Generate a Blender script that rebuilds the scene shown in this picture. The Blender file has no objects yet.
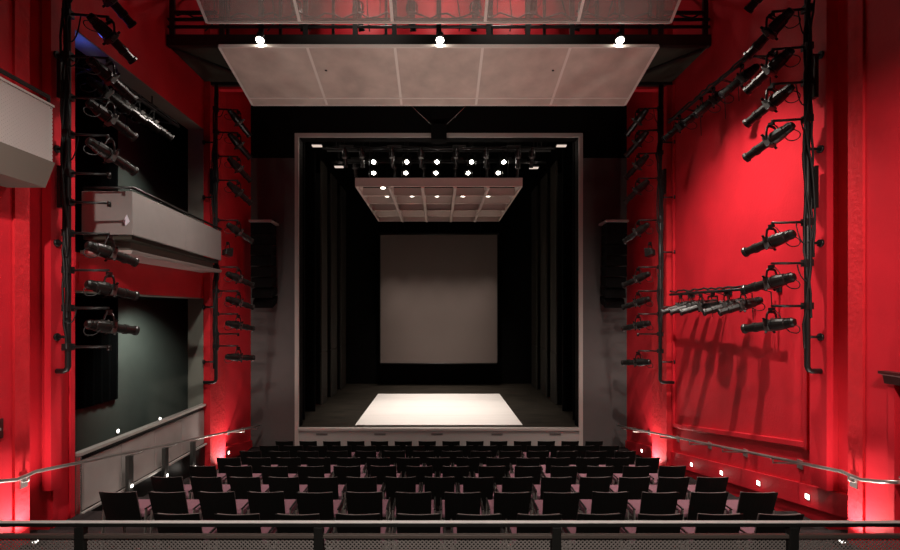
import bpy, math, random
from mathutils import Vector, Matrix
random.seed(7)
S = bpy.context.scene
COL = S.collection
EYE = 3.73                     # eye height above the front-row floor
F = 470.0                      # focal length in pixels
CX, HY = 438.8, 312.0
def Z(z): return z + EYE       # height relative to the eye -> world height

# ------------------------------------------------------------------ view
S.view_settings.view_transform = 'Standard'
S.view_settings.look = 'None'
S.view_settings.exposure = 0.0
S.view_settings.gamma = 1.0
S.view_settings.use_curve_mapping = False
cam_data = bpy.data.cameras.new('camera')
cam = bpy.data.objects.new('camera', cam_data)
COL.objects.link(cam)
cam.location = (0, 0, EYE)
cam.rotation_euler = (math.pi / 2, 0, 0)
cam_data.sensor_width = 36
cam_data.lens = F / 900 * 36
cam_data.shift_x = (450 - CX) / 900
cam_data.shift_y = (HY - 275) / 900
cam_data.clip_start = 0.05
S.camera = cam

w = bpy.data.worlds.new('world'); S.world = w
w.use_nodes = True
w.node_tree.nodes['Background'].inputs[0].default_value = (1, .9, .85, 1)
w.node_tree.nodes['Background'].inputs[1].default_value = 0.0012

# ------------------------------------------------------------------ materials
def mat(name, col, rough=.6, metal=0.0, var=0.0, scale=6.0, bump=0.0, bscale=40.0, spec=.5, stretch=None):
    m = bpy.data.materials.new(name); m.use_nodes = True
    nt = m.node_tree; b = nt.nodes['Principled BSDF']
    b.inputs['Base Color'].default_value = (*col, 1)
    b.inputs['Roughness'].default_value = rough
    b.inputs['Metallic'].default_value = metal
    b.inputs['Specular IOR Level'].default_value = spec
    tc = nt.nodes.new('ShaderNodeTexCoord')
    vec = tc.outputs['Object']
    if stretch:
        mp = nt.nodes.new('ShaderNodeMapping'); mp.inputs['Scale'].default_value = stretch
        nt.links.new(vec, mp.inputs['Vector']); vec = mp.outputs['Vector']
    if var > 0:
        n = nt.nodes.new('ShaderNodeTexNoise'); n.inputs['Scale'].default_value = scale; n.inputs['Detail'].default_value = 6
        nt.links.new(vec, n.inputs['Vector'])
        r = nt.nodes.new('ShaderNodeValToRGB')
        r.color_ramp.elements[0].position = .3; r.color_ramp.elements[1].position = .7
        r.color_ramp.elements[0].color = (*[c * (1 - var) for c in col], 1)
        r.color_ramp.elements[1].color = (*[min(1, c * (1 + var)) for c in col], 1)
        nt.links.new(n.outputs['Fac'], r.inputs['Fac']); nt.links.new(r.outputs['Color'], b.inputs['Base Color'])
    if bump > 0:
        n2 = nt.nodes.new('ShaderNodeTexNoise'); n2.inputs['Scale'].default_value = bscale; n2.inputs['Detail'].default_value = 5
        nt.links.new(vec, n2.inputs['Vector'])
        bp = nt.nodes.new('ShaderNodeBump'); bp.inputs['Strength'].default_value = bump; bp.inputs['Distance'].default_value = .02
        nt.links.new(n2.outputs['Fac'], bp.inputs['Height']); nt.links.new(bp.outputs['Normal'], b.inputs['Normal'])
    return m
def emis(name, col, strength):
    m = bpy.data.materials.new(name); m.use_nodes = True
    nt = m.node_tree; nt.nodes.clear()
    e = nt.nodes.new('ShaderNodeEmission'); o = nt.nodes.new('ShaderNodeOutputMaterial')
    e.inputs[0].default_value = (*col, 1); e.inputs[1].default_value = strength
    nt.links.new(e.outputs[0], o.inputs[0]); return m
def perforated(name, col, pitch, axes, hole=.33, rough=.45):
    """sheet metal with round holes on a diagonal grid"""
    m = mat(name, col, rough, .3)
    nt = m.node_tree; b = nt.nodes['Principled BSDF']; out = nt.nodes['Material Output']
    tc = nt.nodes.new('ShaderNodeTexCoord'); sp = nt.nodes.new('ShaderNodeSeparateXYZ'); cb = nt.nodes.new('ShaderNodeCombineXYZ')
    nt.links.new(tc.outputs['Object'], sp.inputs[0])
    nt.links.new(sp.outputs[axes[0]], cb.inputs[0]); nt.links.new(sp.outputs[axes[1]], cb.inputs[1])
    mp = nt.nodes.new('ShaderNodeMapping'); mp.inputs['Rotation'].default_value = (0, 0, math.pi / 4)
    s = 1 / pitch; mp.inputs['Scale'].default_value = (s, s, s)
    nt.links.new(cb.outputs[0], mp.inputs['Vector'])
    v = nt.nodes.new('ShaderNodeTexVoronoi'); v.voronoi_dimensions = '2D'; v.inputs['Scale'].default_value = 1; v.inputs['Randomness'].default_value = 0
    nt.links.new(mp.outputs[0], v.inputs['Vector'])
    lt = nt.nodes.new('ShaderNodeMath'); lt.operation = 'LESS_THAN'; lt.inputs[1].default_value = hole
    nt.links.new(v.outputs['Distance'], lt.inputs[0])
    tr = nt.nodes.new('ShaderNodeBsdfTransparent'); mx = nt.nodes.new('ShaderNodeMixShader')
    nt.links.new(lt.outputs[0], mx.inputs[0]); nt.links.new(b.outputs[0], mx.inputs[1]); nt.links.new(tr.outputs[0], mx.inputs[2])
    nt.links.new(mx.outputs[0], out.inputs[0]); return m
def gauze(name, col, clear):
    m = mat(name, col, .7)
    nt = m.node_tree; b = nt.nodes['Principled BSDF']; out = nt.nodes['Material Output']
    tr = nt.nodes.new('ShaderNodeBsdfTransparent'); mx = nt.nodes.new('ShaderNodeMixShader'); mx.inputs[0].default_value = clear
    nt.links.new(b.outputs[0], mx.inputs[1]); nt.links.new(tr.outputs[0], mx.inputs[2]); nt.links.new(mx.outputs[0], out.inputs[0]); return m

M = dict(
    red=mat('red_paint', (.62, .017, .030), .5, var=.10, scale=1.6, bump=.15, bscale=25, spec=.3),
    red_rough=mat('red_rough_plaster', (.64, .020, .030), .55, var=.10, scale=5, bump=.6, bscale=14, spec=.3),
    red_dark=mat('dark_red_paint', (.06, .006, .006), .5),
    black_wall=mat('black_paint', (.0035, .0033, .003), .9, spec=.1),
    grey_wall=mat('charcoal_wall', (.085, .076, .074), .75, var=.06, scale=2),
    frame=mat('taupe_frame', (.42, .375, .345), .5),
    apron=mat('grey_apron', (.36, .345, .325), .6),
    alcove=mat('grey_green_wall', (.21, .225, .19), .7, var=.08, scale=1.5),
    olive=mat('olive_lining', (.035, .033, .022), .7),
    floor=mat('dark_carpet', (.030, .024, .024), .95, var=.2, scale=30, spec=.1),
    landing=mat('concrete', (.30, .27, .23), .7, var=.1),
    stage=mat('scuffed_black_boards', (.022, .018, .013), .6, var=.55, scale=3.0, spec=.15, stretch=(.6, 3.0, 1)),
    panel=mat('taupe_board', (.52, .43, .38), .6, var=.16, scale=2.2, spec=.3),
    panel_edge=mat('pale_edge_trim', (.74, .67, .62), .4),
    grid=mat('rose_taupe_board', (.64, .51, .46), .6),
    gauze=gauze('perforated_gauze', (.50, .40, .37), .66),
    steel=mat('grey_sheet_steel', (.27, .255, .245), .62, 0, var=.05, scale=4),
    steel_light=mat('pale_steel', (.62, .60, .57), .3, .5),
    chrome=mat('brushed_steel', (.70, .68, .65), .25, .9),
    rail=mat('satin_steel', (.50, .47, .45), .3, .8),
    blackm=mat('black_painted_metal', (.013, .013, .012), .38, .2),
    pipe=mat('black_pipe', (.010, .010, .010), .45),
    cable=mat('black_rubber', (.008, .008, .008), .6),
    body=mat('black_lamp_housing', (.011, .011, .010), .30, .2, var=.2, scale=20),
    lens=mat('dark_glass', (.03, .03, .035), .08, spec=.8),
    gel=mat('grey_metal_frame', (.10, .10, .095), .35, .6), rim=mat('black_rim', (.018, .018, .017), .35, .3),
    yoke=mat('worn_black_steel', (.018, .017, .016), .35, .6),
    plastic=mat('black_plastic', (.006, .006, .0055), .42, spec=.3),
    mauve=mat('mauve_fabric', (.20, .10, .125), .9, var=.08, scale=60, spec=.1),
    cushion=mat('charcoal_fabric', (.20, .165, .16), .9, var=.1, scale=60, spec=.1),
    chair_steel=mat('chair_steel', (.40, .38, .35), .35, .7),
    slab_white=mat('white_slab', (.86, .82, .775), .55, var=.03, scale=2.0, stretch=(.3, 3, 1)),
    speaker=mat('matt_black', (.004, .004, .004), .8, spec=.15), screen=mat('pale_screen', (.15, .12, .105), .85, var=.02, scale=1),
    wing=mat('dark_olive_flat', (.026, .023, .017), .7, var=.1, scale=3),
    curtain=mat('black_velvet', (.003, .003, .003), .95, spec=.1),
    light_patch=mat('painted_light_patch', (.75, .75, .85), .8),
    hot=emis('lamp_glow', (1, .94, .84), 30),
    warm=emis('warm_lamp_glow', (1, .90, .76), 14),
    step=emis('step_light_glow', (1, .93, .85), 7),
    work=emis('work_light_glow', (1, .80, .68), .75),
    blue=emis('blue_indicator', (.10, .16, 1), 2.5),
)
M['perf_x'] = perforated('perforated_rail_panel', (.27, .24, .225), .0155, (0, 2), .36)
M['perf_y'] = perforated('perforated_gallery_panel', (.62, .58, .56), .030, (1, 2), .28)

# ------------------------------------------------------------------ mesh helper
def smooth(pts, k=2):
    pts = [Vector(p) for p in pts]
    for _ in range(k):
        q = [pts[0]]
        for a, b in zip(pts, pts[1:]): q += [a * .75 + b * .25, a * .25 + b * .75]
        pts = q + [pts[-1]]
    return pts
class MB:
    def __init__(s): s.v = []; s.f = []; s.sm = []
    def add(s, vs, fs, smooth=False):
        o = len(s.v); s.v += [tuple(p) for p in vs]
        for f in fs: s.f.append(tuple(i + o for i in f)); s.sm.append(smooth)
        return s
    def box(s, x0, x1, y0, y1, z0, z1):
        return s.hexa([(x0, y0, z0), (x1, y0, z0), (x1, y1, z0), (x0, y1, z0), (x0, y0, z1), (x1, y0, z1), (x1, y1, z1), (x0, y1, z1)])
    def hexa(s, p):
        return s.add(p, [(3, 2, 1, 0), (4, 5, 6, 7), (0, 1, 5, 4), (1, 2, 6, 5), (2, 3, 7, 6), (3, 0, 4, 7)])
    def bar(s, p0, p1, w, h, up=(0, 0, 1)):
        p0, p1 = Vector(p0), Vector(p1); d = (p1 - p0).normalized(); a = d.cross(Vector(up))
        if a.length < 1e-4: a = d.cross(Vector((1, 0, 0)))
        a.normalize(); b = a.cross(d); a *= w / 2; b *= h / 2
        return s.hexa([p0 - a - b, p0 + a - b, p1 + a - b, p1 - a - b, p0 - a + b, p0 + a + b, p1 + a + b, p1 - a + b])
    def tube(s, pts, r, n=10, caps=True):
        pts = [Vector(p) for p in pts]; R = r if isinstance(r, (list, tuple)) else [r] * len(pts)
        vs = []; ref = None
        for i, p in enumerate(pts):
            d = (pts[min(i + 1, len(pts) - 1)] - pts[max(i - 1, 0)]).normalized()
            if ref is None:
                ref = d.cross(Vector((0, 0, 1)))
                if ref.length < 1e-3: ref = d.cross(Vector((1, 0, 0)))
            ref = (ref - d * ref.dot(d)).normalized(); q = d.cross(ref)
            for k in range(n):
                t = 2 * math.pi * k / n; vs.append(p + (ref * math.cos(t) + q * math.sin(t)) * R[i])
        fs = [(i * n + k, i * n + (k + 1) % n, (i + 1) * n + (k + 1) % n, (i + 1) * n + k) for i in range(len(pts) - 1) for k in range(n)]
        s.add(vs, fs, True)
        if caps:
            o = len(s.v) - len(vs)
            s.f.append(tuple(o + k for k in range(n))[::-1]); s.sm.append(False)
            s.f.append(tuple(o + (len(pts) - 1) * n + k for k in range(n))); s.sm.append(False)
        return s
    def lathe(s, prof, n=18):      # (y, r) rings about the Y axis
        return s.tube_rings([(Vector((0, y, 0)), r) for y, r in prof], n)
    def tube_rings(s, rings, n):
        vs = []
        for c, r in rings:
            for k in range(n):
                t = 2 * math.pi * k / n; vs.append((c.x + r * math.cos(t), c.y, c.z + r * math.sin(t)))
        fs = [(i * n + k, (i + 1) * n + k, (i + 1) * n + (k + 1) % n, i * n + (k + 1) % n) for i in range(len(rings) - 1) for k in range(n)]
        o = len(s.v); s.add(vs, fs, False)
        s.f.append(tuple(o + k for k in range(n))); s.sm.append(False)
        s.f.append(tuple(o + (len(rings) - 1) * n + k for k in range(n))[::-1]); s.sm.append(False)
        return s
    def prism(s, poly, axis, a, b):  # poly in the other two axes, extruded along axis
        def P(u, v, t): return {'x': (t, u, v), 'y': (u, t, v), 'z': (u, v, t)}[axis]
        n = len(poly); vs = [P(u, v, a) for u, v in poly] + [P(u, v, b) for u, v in poly]
        fs = [tuple(range(n))[::-1], tuple(range(n, 2 * n))] + [(i, (i + 1) % n, n + (i + 1) % n, n + i) for i in range(n)]
        return s.add(vs, fs)
    def build(s, name, m, parent=None, bevel=0):
        me = bpy.data.meshes.new(name); me.from_pydata(s.v, [], s.f)
        me.polygons.foreach_set('use_smooth', s.sm); me.update()
        import bmesh
        bm = bmesh.new(); bm.from_mesh(me); bmesh.ops.recalc_face_normals(bm, faces=bm.faces); bm.to_mesh(me); bm.free()
        me.materials.append(M[m] if isinstance(m, str) else m)
        o = bpy.data.objects.new(name, me); COL.objects.link(o)
        if parent: o.parent = parent
        if bevel:
            md = o.modifiers.new('edge', 'BEVEL'); md.width = bevel; md.segments = 2; md.limit_method = 'ANGLE'
        return o
def tag(o, label, cat, group=None, kind=None):
    o['label'] = label; o['category'] = cat
    if group: o['group'] = group
    if kind: o['kind'] = kind
    return o
def thing(name, label, cat, loc=(0, 0, 0), rz=0, group=None):
    o = bpy.data.objects.new(name, None); COL.objects.link(o)
    o.empty_display_size = .1; o.location = loc; o.rotation_euler = (0, 0, rz)
    return tag(o, label, cat, group)
def struct(mb, name, m, label, cat):
    return tag(mb.build(name, m), label, cat, kind='structure')
def sub(o, parent):                # copy of a part under another parent, mesh shared
    c = o.copy(); COL.objects.link(c); c.parent = parent; return c
def copy_tree(o, parent=None):
    c = o.copy(); COL.objects.link(c); c.parent = parent
    for ch in list(o.children): copy_tree(ch, c)
    return c
ORD = ['first', 'second', 'third', 'fourth', 'fifth', 'sixth', 'seventh', 'eighth', 'ninth', 'tenth', 'eleventh', 'twelfth', 'thirteenth', 'fourteenth', 'fifteenth']

def spot(name, loc, aim, energy, col=(1, .9, .8), angle=90, blend=.6, size=.1):
    l = bpy.data.lights.new(name, 'SPOT'); l.energy = energy; l.color = col
    l.spot_size = math.radians(angle); l.spot_blend = blend; l.shadow_soft_size = size
    o = bpy.data.objects.new(name, l); COL.objects.link(o); o.location = loc
    o.rotation_euler = (Vector(aim) - Vector(loc)).to_track_quat('-Z', 'Y').to_euler(); return o
def point(name, loc, energy, col=(1, .9, .8), size=.08):
    l = bpy.data.lights.new(name, 'POINT'); l.energy = energy; l.color = col; l.shadow_soft_size = size
    o = bpy.data.objects.new(name, l); COL.objects.link(o); o.location = loc; return o

# ================================================================== SETTING
WX, NX = 5.2, 4.9              # side wall plane, nearer wall plane
TOP = Z(8.4)
ROW_D = [4.24 + .945 * k for k in range(8)]
ROW_F = [Z(-1.79 - .78 - .1657 * k) for k in range(8)]
def aisle(d):                  # height of the sloping side aisle
    return ROW_F[0] - .1657 * (d - ROW_D[0]) / .945

# stepped floor, one closed profile
prof = [(-2.5, ROW_F[0])]
for k in range(8):
    e = ROW_D[k] + .72
    prof.append((e, ROW_F[k]))
    if k < 7: prof.append((e, ROW_F[k + 1]))
prof += [(13.0, ROW_F[7]), (13.0, -.4), (-2.5, -.4)]
struct(MB().prism(prof, 'x', -WX, WX), 'floor', 'floor', 'dark carpeted stepped floor falling row by row to the stage', 'floor')
struct(MB().box(-4.9, 4.9, -2.4, 2.62, Z(-2.35), Z(-2.17)), 'floor_balcony', 'floor', 'dark floor of the viewing balcony behind the railing', 'floor')

# right wall
struct(MB().box(WX, WX + .35, 5.40, 13.0, -.4, TOP), 'wall_right', 'red', 'tall red wall with two lighting poles on the right', 'wall')
struct(MB().box(NX, WX + .35, -2.5, 4.10, -.4, TOP).box(NX, WX + .35, 5.10, 5.40, -.4, TOP).box(NX, WX + .35, 4.10, 5.10, Z(-.74), TOP)
       .box(NX + .12, WX + .35, 4.10, 5.10, -.4, Z(-.74)), 'wall_right_near', 'red', 'red wall around the door on the right edge', 'wall')
struct(MB().box(NX - .03, WX - .002, 5.401, 5.595, -.4, TOP), 'trim_1', 'red_rough', 'rough plastered red pilaster beside the door', 'pilaster')
struct(MB().box(-WX + .002, -NX + .03, 5.401, 5.595, -.4, TOP), 'trim_2', 'red_rough', 'rough plastered red pilaster under the upper gallery', 'pilaster')
struct(MB().box(WX - .14, WX - .002, 10.44, 11.15, -.4, TOP), 'trim_3', 'red_rough', 'slim red pilaster beside the stage on the right', 'pilaster')
struct(MB().box(-WX + .002, -WX + .14, 10.402, 11.15, -.4, TOP), 'trim_4', 'red_rough', 'slim red pilaster beside the stage on the left', 'pilaster')
# moulded panel on the right wall: sloping sill and side mouldings
def sl(d, z0=-1.86, d0=6.77, k=.168): return Z(z0 - k * (d - d0))
mb = MB()
mb.hexa([(WX - .055, 6.62, sl(6.62) - .07), (WX, 6.62, sl(6.62) - .10), (WX, 10.40, sl(10.4) - .10), (WX - .055, 10.40, sl(10.4) - .07),
         (WX - .055, 6.62, sl(6.62)), (WX, 6.62, sl(6.62) + .01), (WX, 10.40, sl(10.4) + .01), (WX - .055, 10.40, sl(10.4))])
mb.box(WX - .05, WX, 6.58, 6.64, sl(6.6) - .1, Z(5.0)).box(WX - .05, WX, 10.34, 10.40, sl(10.4) - .1, Z(5.0))
struct(mb, 'trim_5', 'red', 'red moulding framing the large panel on the right wall', 'moulding')
def dado(d0, d1, sx):
    x0, x1 = (WX - .05, WX - .001) if sx > 0 else (-WX + .001, -WX + .05)
    a, b = aisle(d0), aisle(d1); m_ = MB()
    m_.hexa([(x0, d0, a + .26), (x1, d0, a + .26), (x1, d1, b + .26), (x0, d1, b + .26), (x0, d0, a + .56), (x1, d0, a + .56), (x1, d1, b + .56), (x0, d1, b + .56)])
    return m_
struct(dado(5.68, 10.48, 1), 'baseboard_right', 'red', 'red dado board with step lights along the right wall', 'baseboard')
struct(dado(11.17, 12.98, 1), 'baseboard_right_front', 'red', 'short red dado board next to the stage on the right', 'baseboard')
struct(dado(11.17, 12.98, -1), 'baseboard_left_front', 'red', 'short red dado board next to the stage on the left', 'baseboard')

# left wall with two openings one above the other
O0, O1 = 6.70, 10.40
mb = MB()
mb.box(-WX - .35, -WX, 5.40, O0, -.4, TOP).box(-WX - .35, -WX, O1, 13.0, -.4, TOP)
mb.box(-WX - .35, -WX, O0, O1, -.4, Z(-2.95)).box(-WX - .35, -WX, O0, O1, Z(.31), Z(.86)).box(-WX - .35, -WX, O0, O1, Z(4.05), TOP)
struct(mb, 'wall_left', 'red', 'tall red wall with two openings on the left', 'wall')
struct(MB().box(-WX - .35, -NX, -2.5, 5.40, -.4, TOP), 'wall_left_near', 'red', 'red wall at the left edge below the upper gallery', 'wall')
mb = MB()
for a, b in ((-2.95, .31), (.86, 4.05)):
    mb.box(-WX - .34, -WX - .005, O1 - .02, O1 - .001, Z(a), Z(b)).box(-WX - .34, -WX - .005, O0 + .001, O0 + .02, Z(a), Z(b))
    mb.box(-WX - .34, -WX - .005, O0 + .02, O1 - .02, Z(b) - .02, Z(b) - .001)
struct(mb, 'trim_6', 'alcove', 'grey-green lining of the two left wall openings', 'lining')
struct(MB().box(-WX + .001, -WX + .03, 6.30, 6.36, -.4, Z(5)).box(-WX + .001, -WX + .03, 6.60, 6.68, -.4, Z(5)), 'trim_7', 'red', 'narrow red moulding beside the left openings', 'moulding')
struct(MB().box(-WX + .001, -WX + .012, 6.78, 10.32, Z(.42), Z(.72)), 'trim_8', 'red', 'red strip panel between the two left openings', 'moulding')
struct(MB().box(WX - .15, WX - .001, 6.12, 6.40, aisle(6.3) + .6, TOP), 'trim_11', 'red', 'shallow red strip behind the nearer pole on the right wall', 'moulding')
struct(MB().box(-WX + .031, -WX + .15, 6.12, 6.29, aisle(6.3) + .6, TOP), 'trim_12', 'red', 'shallow red strip behind the pole by the balcony', 'moulding')
# alcove rooms behind the openings
struct(MB().box(-7.5, -7.2, 5.6, 14.8, Z(-3.2), Z(4.8)), 'wall_alcove_back', 'alcove', 'grey-green back wall of the side rooms behind the openings', 'wall')
struct(MB().box(-7.2, -WX - .36, 14.5, 14.8, Z(-3.2), Z(4.8)).box(-7.2, -WX - .36, 5.6, 5.9, Z(-3.2), Z(4.8)), 'wall_alcove_ends', 'alcove', 'end walls of the side rooms behind the openings', 'wall')
struct(MB().box(-7.2, -WX - .36, 5.9, 14.5, Z(.31), Z(.80)).box(-7.2, -WX - .36, 5.9, 14.5, Z(4.5), Z(4.8)), 'ceiling_alcove', 'black_wall', 'black ceilings of the side rooms behind the openings', 'ceiling')
struct(MB().box(-7.2, -WX - .36, 5.9, 14.5, Z(-3.2), Z(-2.97)), 'floor_alcove', 'floor', 'dark floor of the lower side room', 'floor')
for z0, z1, nm in ((-1.92, .30, 'lower'), (.82, 4.48, 'upper')):
    mb = MB(); n = 26; y0, y1 = 7.4, 10.45
    pts = [(y0 + (y1 - y0) * i / n, -7.12 + (.03 if i % 2 else -.01)) for i in range(n + 1)]
    mb.prism([(p[1], p[0]) for p in pts] + [(-7.17, y1), (-7.17, y0)], 'z', Z(z0), Z(z1))
    tag(mb.build('black_drape', 'curtain'), f'black drape hanging inside the {nm} side room', 'drape')
for y, z, wh in ((9.95, -2.13, 'lower'), (11.9, -2.13, 'right-hand')):
    x = -7.2
for px, py, which in ((118, 431, 'left'), (160, 419, 'right')):
    d = 7.18 * F / (CX - px); zz = Z(-(py - HY) * d / F)
    t = thing('wall_light', f'tiny round light low on the side room wall, {which} of two', 'light', (-7.2, d, zz), 0, 'side room wall lights')
    mb = MB().tube([(.001, 0, 0), (.02, 0, 0)], .055, 14); mb.build('bezel', 'steel', t)
    MB().tube([(.0201, 0, 0), (.026, 0, 0)], .04, 14).build('lamp', 'step', t)

# ceiling, rear wall
struct(MB().box(-WX - .35, WX + .35, -2.5, 13.3, TOP, TOP + .1), 'ceiling', 'black_wall', 'black ceiling above the hall', 'ceiling')
struct(MB().box(-WX - .35, WX + .35, -2.8, -2.5, -.4, TOP), 'wall_rear', 'black_wall', 'black rear wall behind the balcony', 'wall')
# red wall behind the catwalk
struct(MB().box(-WX, WX, 10.75, 10.9, Z(5.10), TOP), 'wall_above_catwalk', 'red', 'red wall glimpsed behind the overhead catwalk', 'wall')

# proscenium
PX, PT = 3.87, Z(4.83)
SF = Z(-3.2)
mb = MB().box(-5.55, -PX - .106, 13.0, 13.35, -.4, Z(4.26)).box(PX + .106, 5.55, 13.0, 13.35, -.4, Z(4.26))
struct(mb, 'wall_proscenium', 'grey_wall', 'charcoal wall on both sides of the stage opening', 'wall')
mb = MB().box(-5.55, -PX - .106, 13.0, 13.35, Z(4.26), TOP).box(PX + .106, 5.55, 13.0, 13.35, Z(4.26), TOP).box(-PX - .106, PX + .106, 13.0, 13.35, PT + .106, TOP)
struct(mb, 'wall_proscenium_upper', 'black_wall', 'black wall above the stage opening', 'wall')
struct(MB().box(-PX - .10, -PX, 13.03, 13.36, 0, PT + .10).box(PX, PX + .10, 13.03, 13.36, 0, PT + .10).box(-PX - .1, PX + .1, 13.03, 13.36, PT, PT + .10), 'trim_13', 'black_wall', 'black lining inside the stage frame', 'lining')
mb = MB().box(-PX - .105, -PX, 12.96, 13.025, 0, PT + .105).box(PX, PX + .105, 12.96, 13.025, 0, PT + .105)
mb.box(-PX, PX, 12.96, 13.025, PT, PT + .105)
struct(mb, 'trim_9', 'frame', 'pale taupe frame edging the stage opening', 'frame')
struct(MB().box(-PX, PX, 12.97, 13.4, ROW_F[7] - .2, SF - .06), 'wall_stage_front', 'apron', 'pale grey front face of the stage', 'stage front')
struct(MB().box(-PX, PX, 12.90, 13.05, SF - .06, SF + .003), 'trim_10', 'frame', 'pale nosing along the stage edge', 'nosing')
struct(MB().box(-4.6, 4.6, 13.05, 21.2, SF - .3, SF), 'floor_stage', 'stage', 'scuffed dark stage floor', 'floor')
struct(MB().box(-4.6, 4.6, 21.0, 21.3, SF - .3, Z(6.6)), 'wall_stage_back', 'black_wall', 'black back wall of the stage', 'wall')
struct(MB().box(-4.6, -4.3, 13.36, 21.0, SF - .3, Z(6.6)), 'wall_stage_left', 'black_wall', 'black left side wall of the stage', 'wall')
struct(MB().box(4.3, 4.6, 13.36, 21.0, SF - .3, Z(6.6)), 'wall_stage_right', 'black_wall', 'black right side wall of the stage', 'wall')
struct(MB().box(-4.6, 4.6, 13.36, 21.3, Z(6.6), Z(6.8)), 'ceiling_stage', 'black_wall', 'black ceiling over the stage', 'ceiling')
# vents on the stage front
for px in (322, 380, 437, 497, 555):
    x = (px - CX) * 12.97 / F
    k = (322, 380, 437, 497, 555).index(px)
    t = thing('stage_vent', f'small slotted vent in the stage front, {ORD[k]} from the left', 'vent', (x, 12.97, SF - .17), 0, 'vents in the stage front')
    MB().box(-.17, .17, -.012, -.0005, -.03, .03).build('vent_plate', 'steel', t)
    mb = MB()
    for q in range(3): mb.box(-.15, .15, -.016, -.0125, -.022 + q * .017, -.014 + q * .017)
    mb.build('vent_slot', 'blackm', t)

# door on the right edge
dr = thing('door_1', 'red door at the right edge with dark header and steel lever', 'door', (NX, 4.58, Z(-2.62)))
dr['kind'] = 'structure'
MB().box(.055, .115, -.45, .45, 0, 1.85).build('door_leaf', 'red', dr, .004)
MB().box(-.02, .11, -.53, -.455, 0, 1.90).box(-.02, .11, .455, .53, 0, 1.90).build('door_frame', 'red', dr, .004)
MB().prism([(-.10, 1.98), (-.001, 1.98), (-.001, 1.84), (-.03, 1.84), (-.05, 1.93), (-.10, 1.95)], 'y', -.56, .56).build('door_header', 'red_dark', dr)
mb = MB().tube([(.055, .36, .88), (-.05, .36, .88), (-.05, .22, .88)], .014, 10)
hd = mb.build('door_handle', 'chrome', dr)
MB().box(.045, .0545, .31, .41, .76, 1.0).build('handle_plate', 'chrome', hd)
MB().tube([(.0545, .36, .72), (.03, .36, .72)], .025, 12).build('keyhole', 'blackm', hd)

# ================================================================== STAGE DRESSING
mw, d0, d1 = 2.37, 13.3, 18.35
mt = MB().box(-mw, mw, d0, d1, SF + .0005, SF + .006)  # flat white rectangle with thin cross streaks on the stage floor
o = tag(mt.build('white_floor_slab', 'slab_white'), 'bright white floor rectangle in the middle of the stage', 'mat')
mb = MB()
for q in (1, 2, 3): mb.box(-mw, mw, d0 + (d1 - d0) * q / 4 - .012, d0 + (d1 - d0) * q / 4 + .012, SF + .0061, SF + .0068)
mb.build('slab_streak', mat('pale_streak', (.70, .64, .58), .3), o)
# projection screen
t = thing('hanging_screen', 'tall pale screen hanging on the stage back wall', 'screen', (0, 20.2, Z(-2.19)))
sw = 2.50; sh = 5.50
mb = MB().box(-sw, sw, -.01, .01, 0, sh); mb.build('screen_cloth', 'screen', t)
for q in (-1, 1): MB().box(*sorted((q * sw, q * (sw + .03))), -.02, .02, 0, sh).build('border', 'blackm', t)
MB().tube([(-sw, 0, -.03), (sw, 0, -.03)], .03, 10).build('bottom_batten', 'blackm', t)
MB().tube([(-sw - .1, 0, sh + .05), (sw + .1, 0, sh + .05)], .04, 10).build('top_batten', 'blackm', t)
for s in (-1.8, 0, 1.8): MB().tube([(s, 0, sh + .08), (s, 0, Z(6.59) - Z(-2.19))], .008, 6).build('lift_line', 'cable', t)
# wing flats along the stage sides
for sx, sn in ((-1, 'left'), (1, 'right')):
    for k, (a, b) in enumerate(((16.15, 16.95), (17.6, 18.6), (19.35, 20.4))):
        t = thing('wing_flat', f'dark olive wing flat on the {sn} of the stage, {ORD[k]} from the front', 'stage flat', (sx * 4.05, a, SF), 0, 'wing flats')
        x0, x1 = (-.03, .03)
        MB().box(x0, x1, 0, b - a, .002, 1.78).build('lower_panel', 'wing', t, .006)
        MB().box(x0, x1, 0, b - a, 1.80, 8.4).build('upper_panel', 'wing', t, .006)
        MB().box(min(.031 * sx, .2 * sx), max(.031 * sx, .2 * sx), .1, .16, .002, 8.0).build('brace', 'blackm', t)
    for k, d in enumerate((13.9, 15.1)):
        n = 20; poly = [(sx * (3.98 + .30 * i / n), d + (.035 if i % 2 else -.02)) for i in range(n + 1)] + [(sx * 4.28, d + .06), (sx * 3.98, d + .06)]
        tag(MB().prism(poly, 'z', SF + .01, Z(6.3)).build('black_leg_drape', 'curtain'), f'black leg drape at the {sn} stage side, {ORD[k]} from the front', 'drape', 'black leg drapes')

# coffered reflector over the stage
g0, g1, gz = 13.3, 18.4, Z(3.55)
t = thing('coffered_reflector', 'coffered taupe reflector panel with small lamps hanging over the stage', 'ceiling panel', (0, 0, gz))
MB().box(-2.37, 2.37, g0, g0 + .05, 0, .25).build('front_fascia', 'grid', t, .006)
MB().box(-2.37, -2.31, g0 + .05, g1, 0, .25).build('side_fascia', 'grid', t)
MB().box(2.31, 2.37, g0 + .05, g1, 0, .25).build('side_fascia', 'grid', t)
MB().box(-2.37, 2.37, g1, g1 + .05, 0, .25).build('rear_fascia', 'grid', t)
for k in range(1, 5):
    x = -2.34 + 4.68 * k / 5; MB().box(x - .04, x + .04, g0 + .05, g1, -.03, .22).build('long_rib', 'grid', t)
for k in range(1, 5):
    y = g0 + (g1 - g0) * k / 5
    MB().box(-2.31, 2.31, y - .02, y + .02, .0, .225).box(-2.31, 2.31, y - .045, y + .045, -.014, -.0005).build('cross_rib', 'grid', t)
for sx in (-2, 2):
    for yy in (g0 + .3, g1 - .3): MB().tube([(sx, yy, .2), (sx, yy, Z(6.59) - gz)], .008, 6).build('suspension_cable', 'cable', t)
lamp_px = [(383, 188), (387, 196), (412, 196), (437, 196), (463, 196), (488, 196)]
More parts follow.
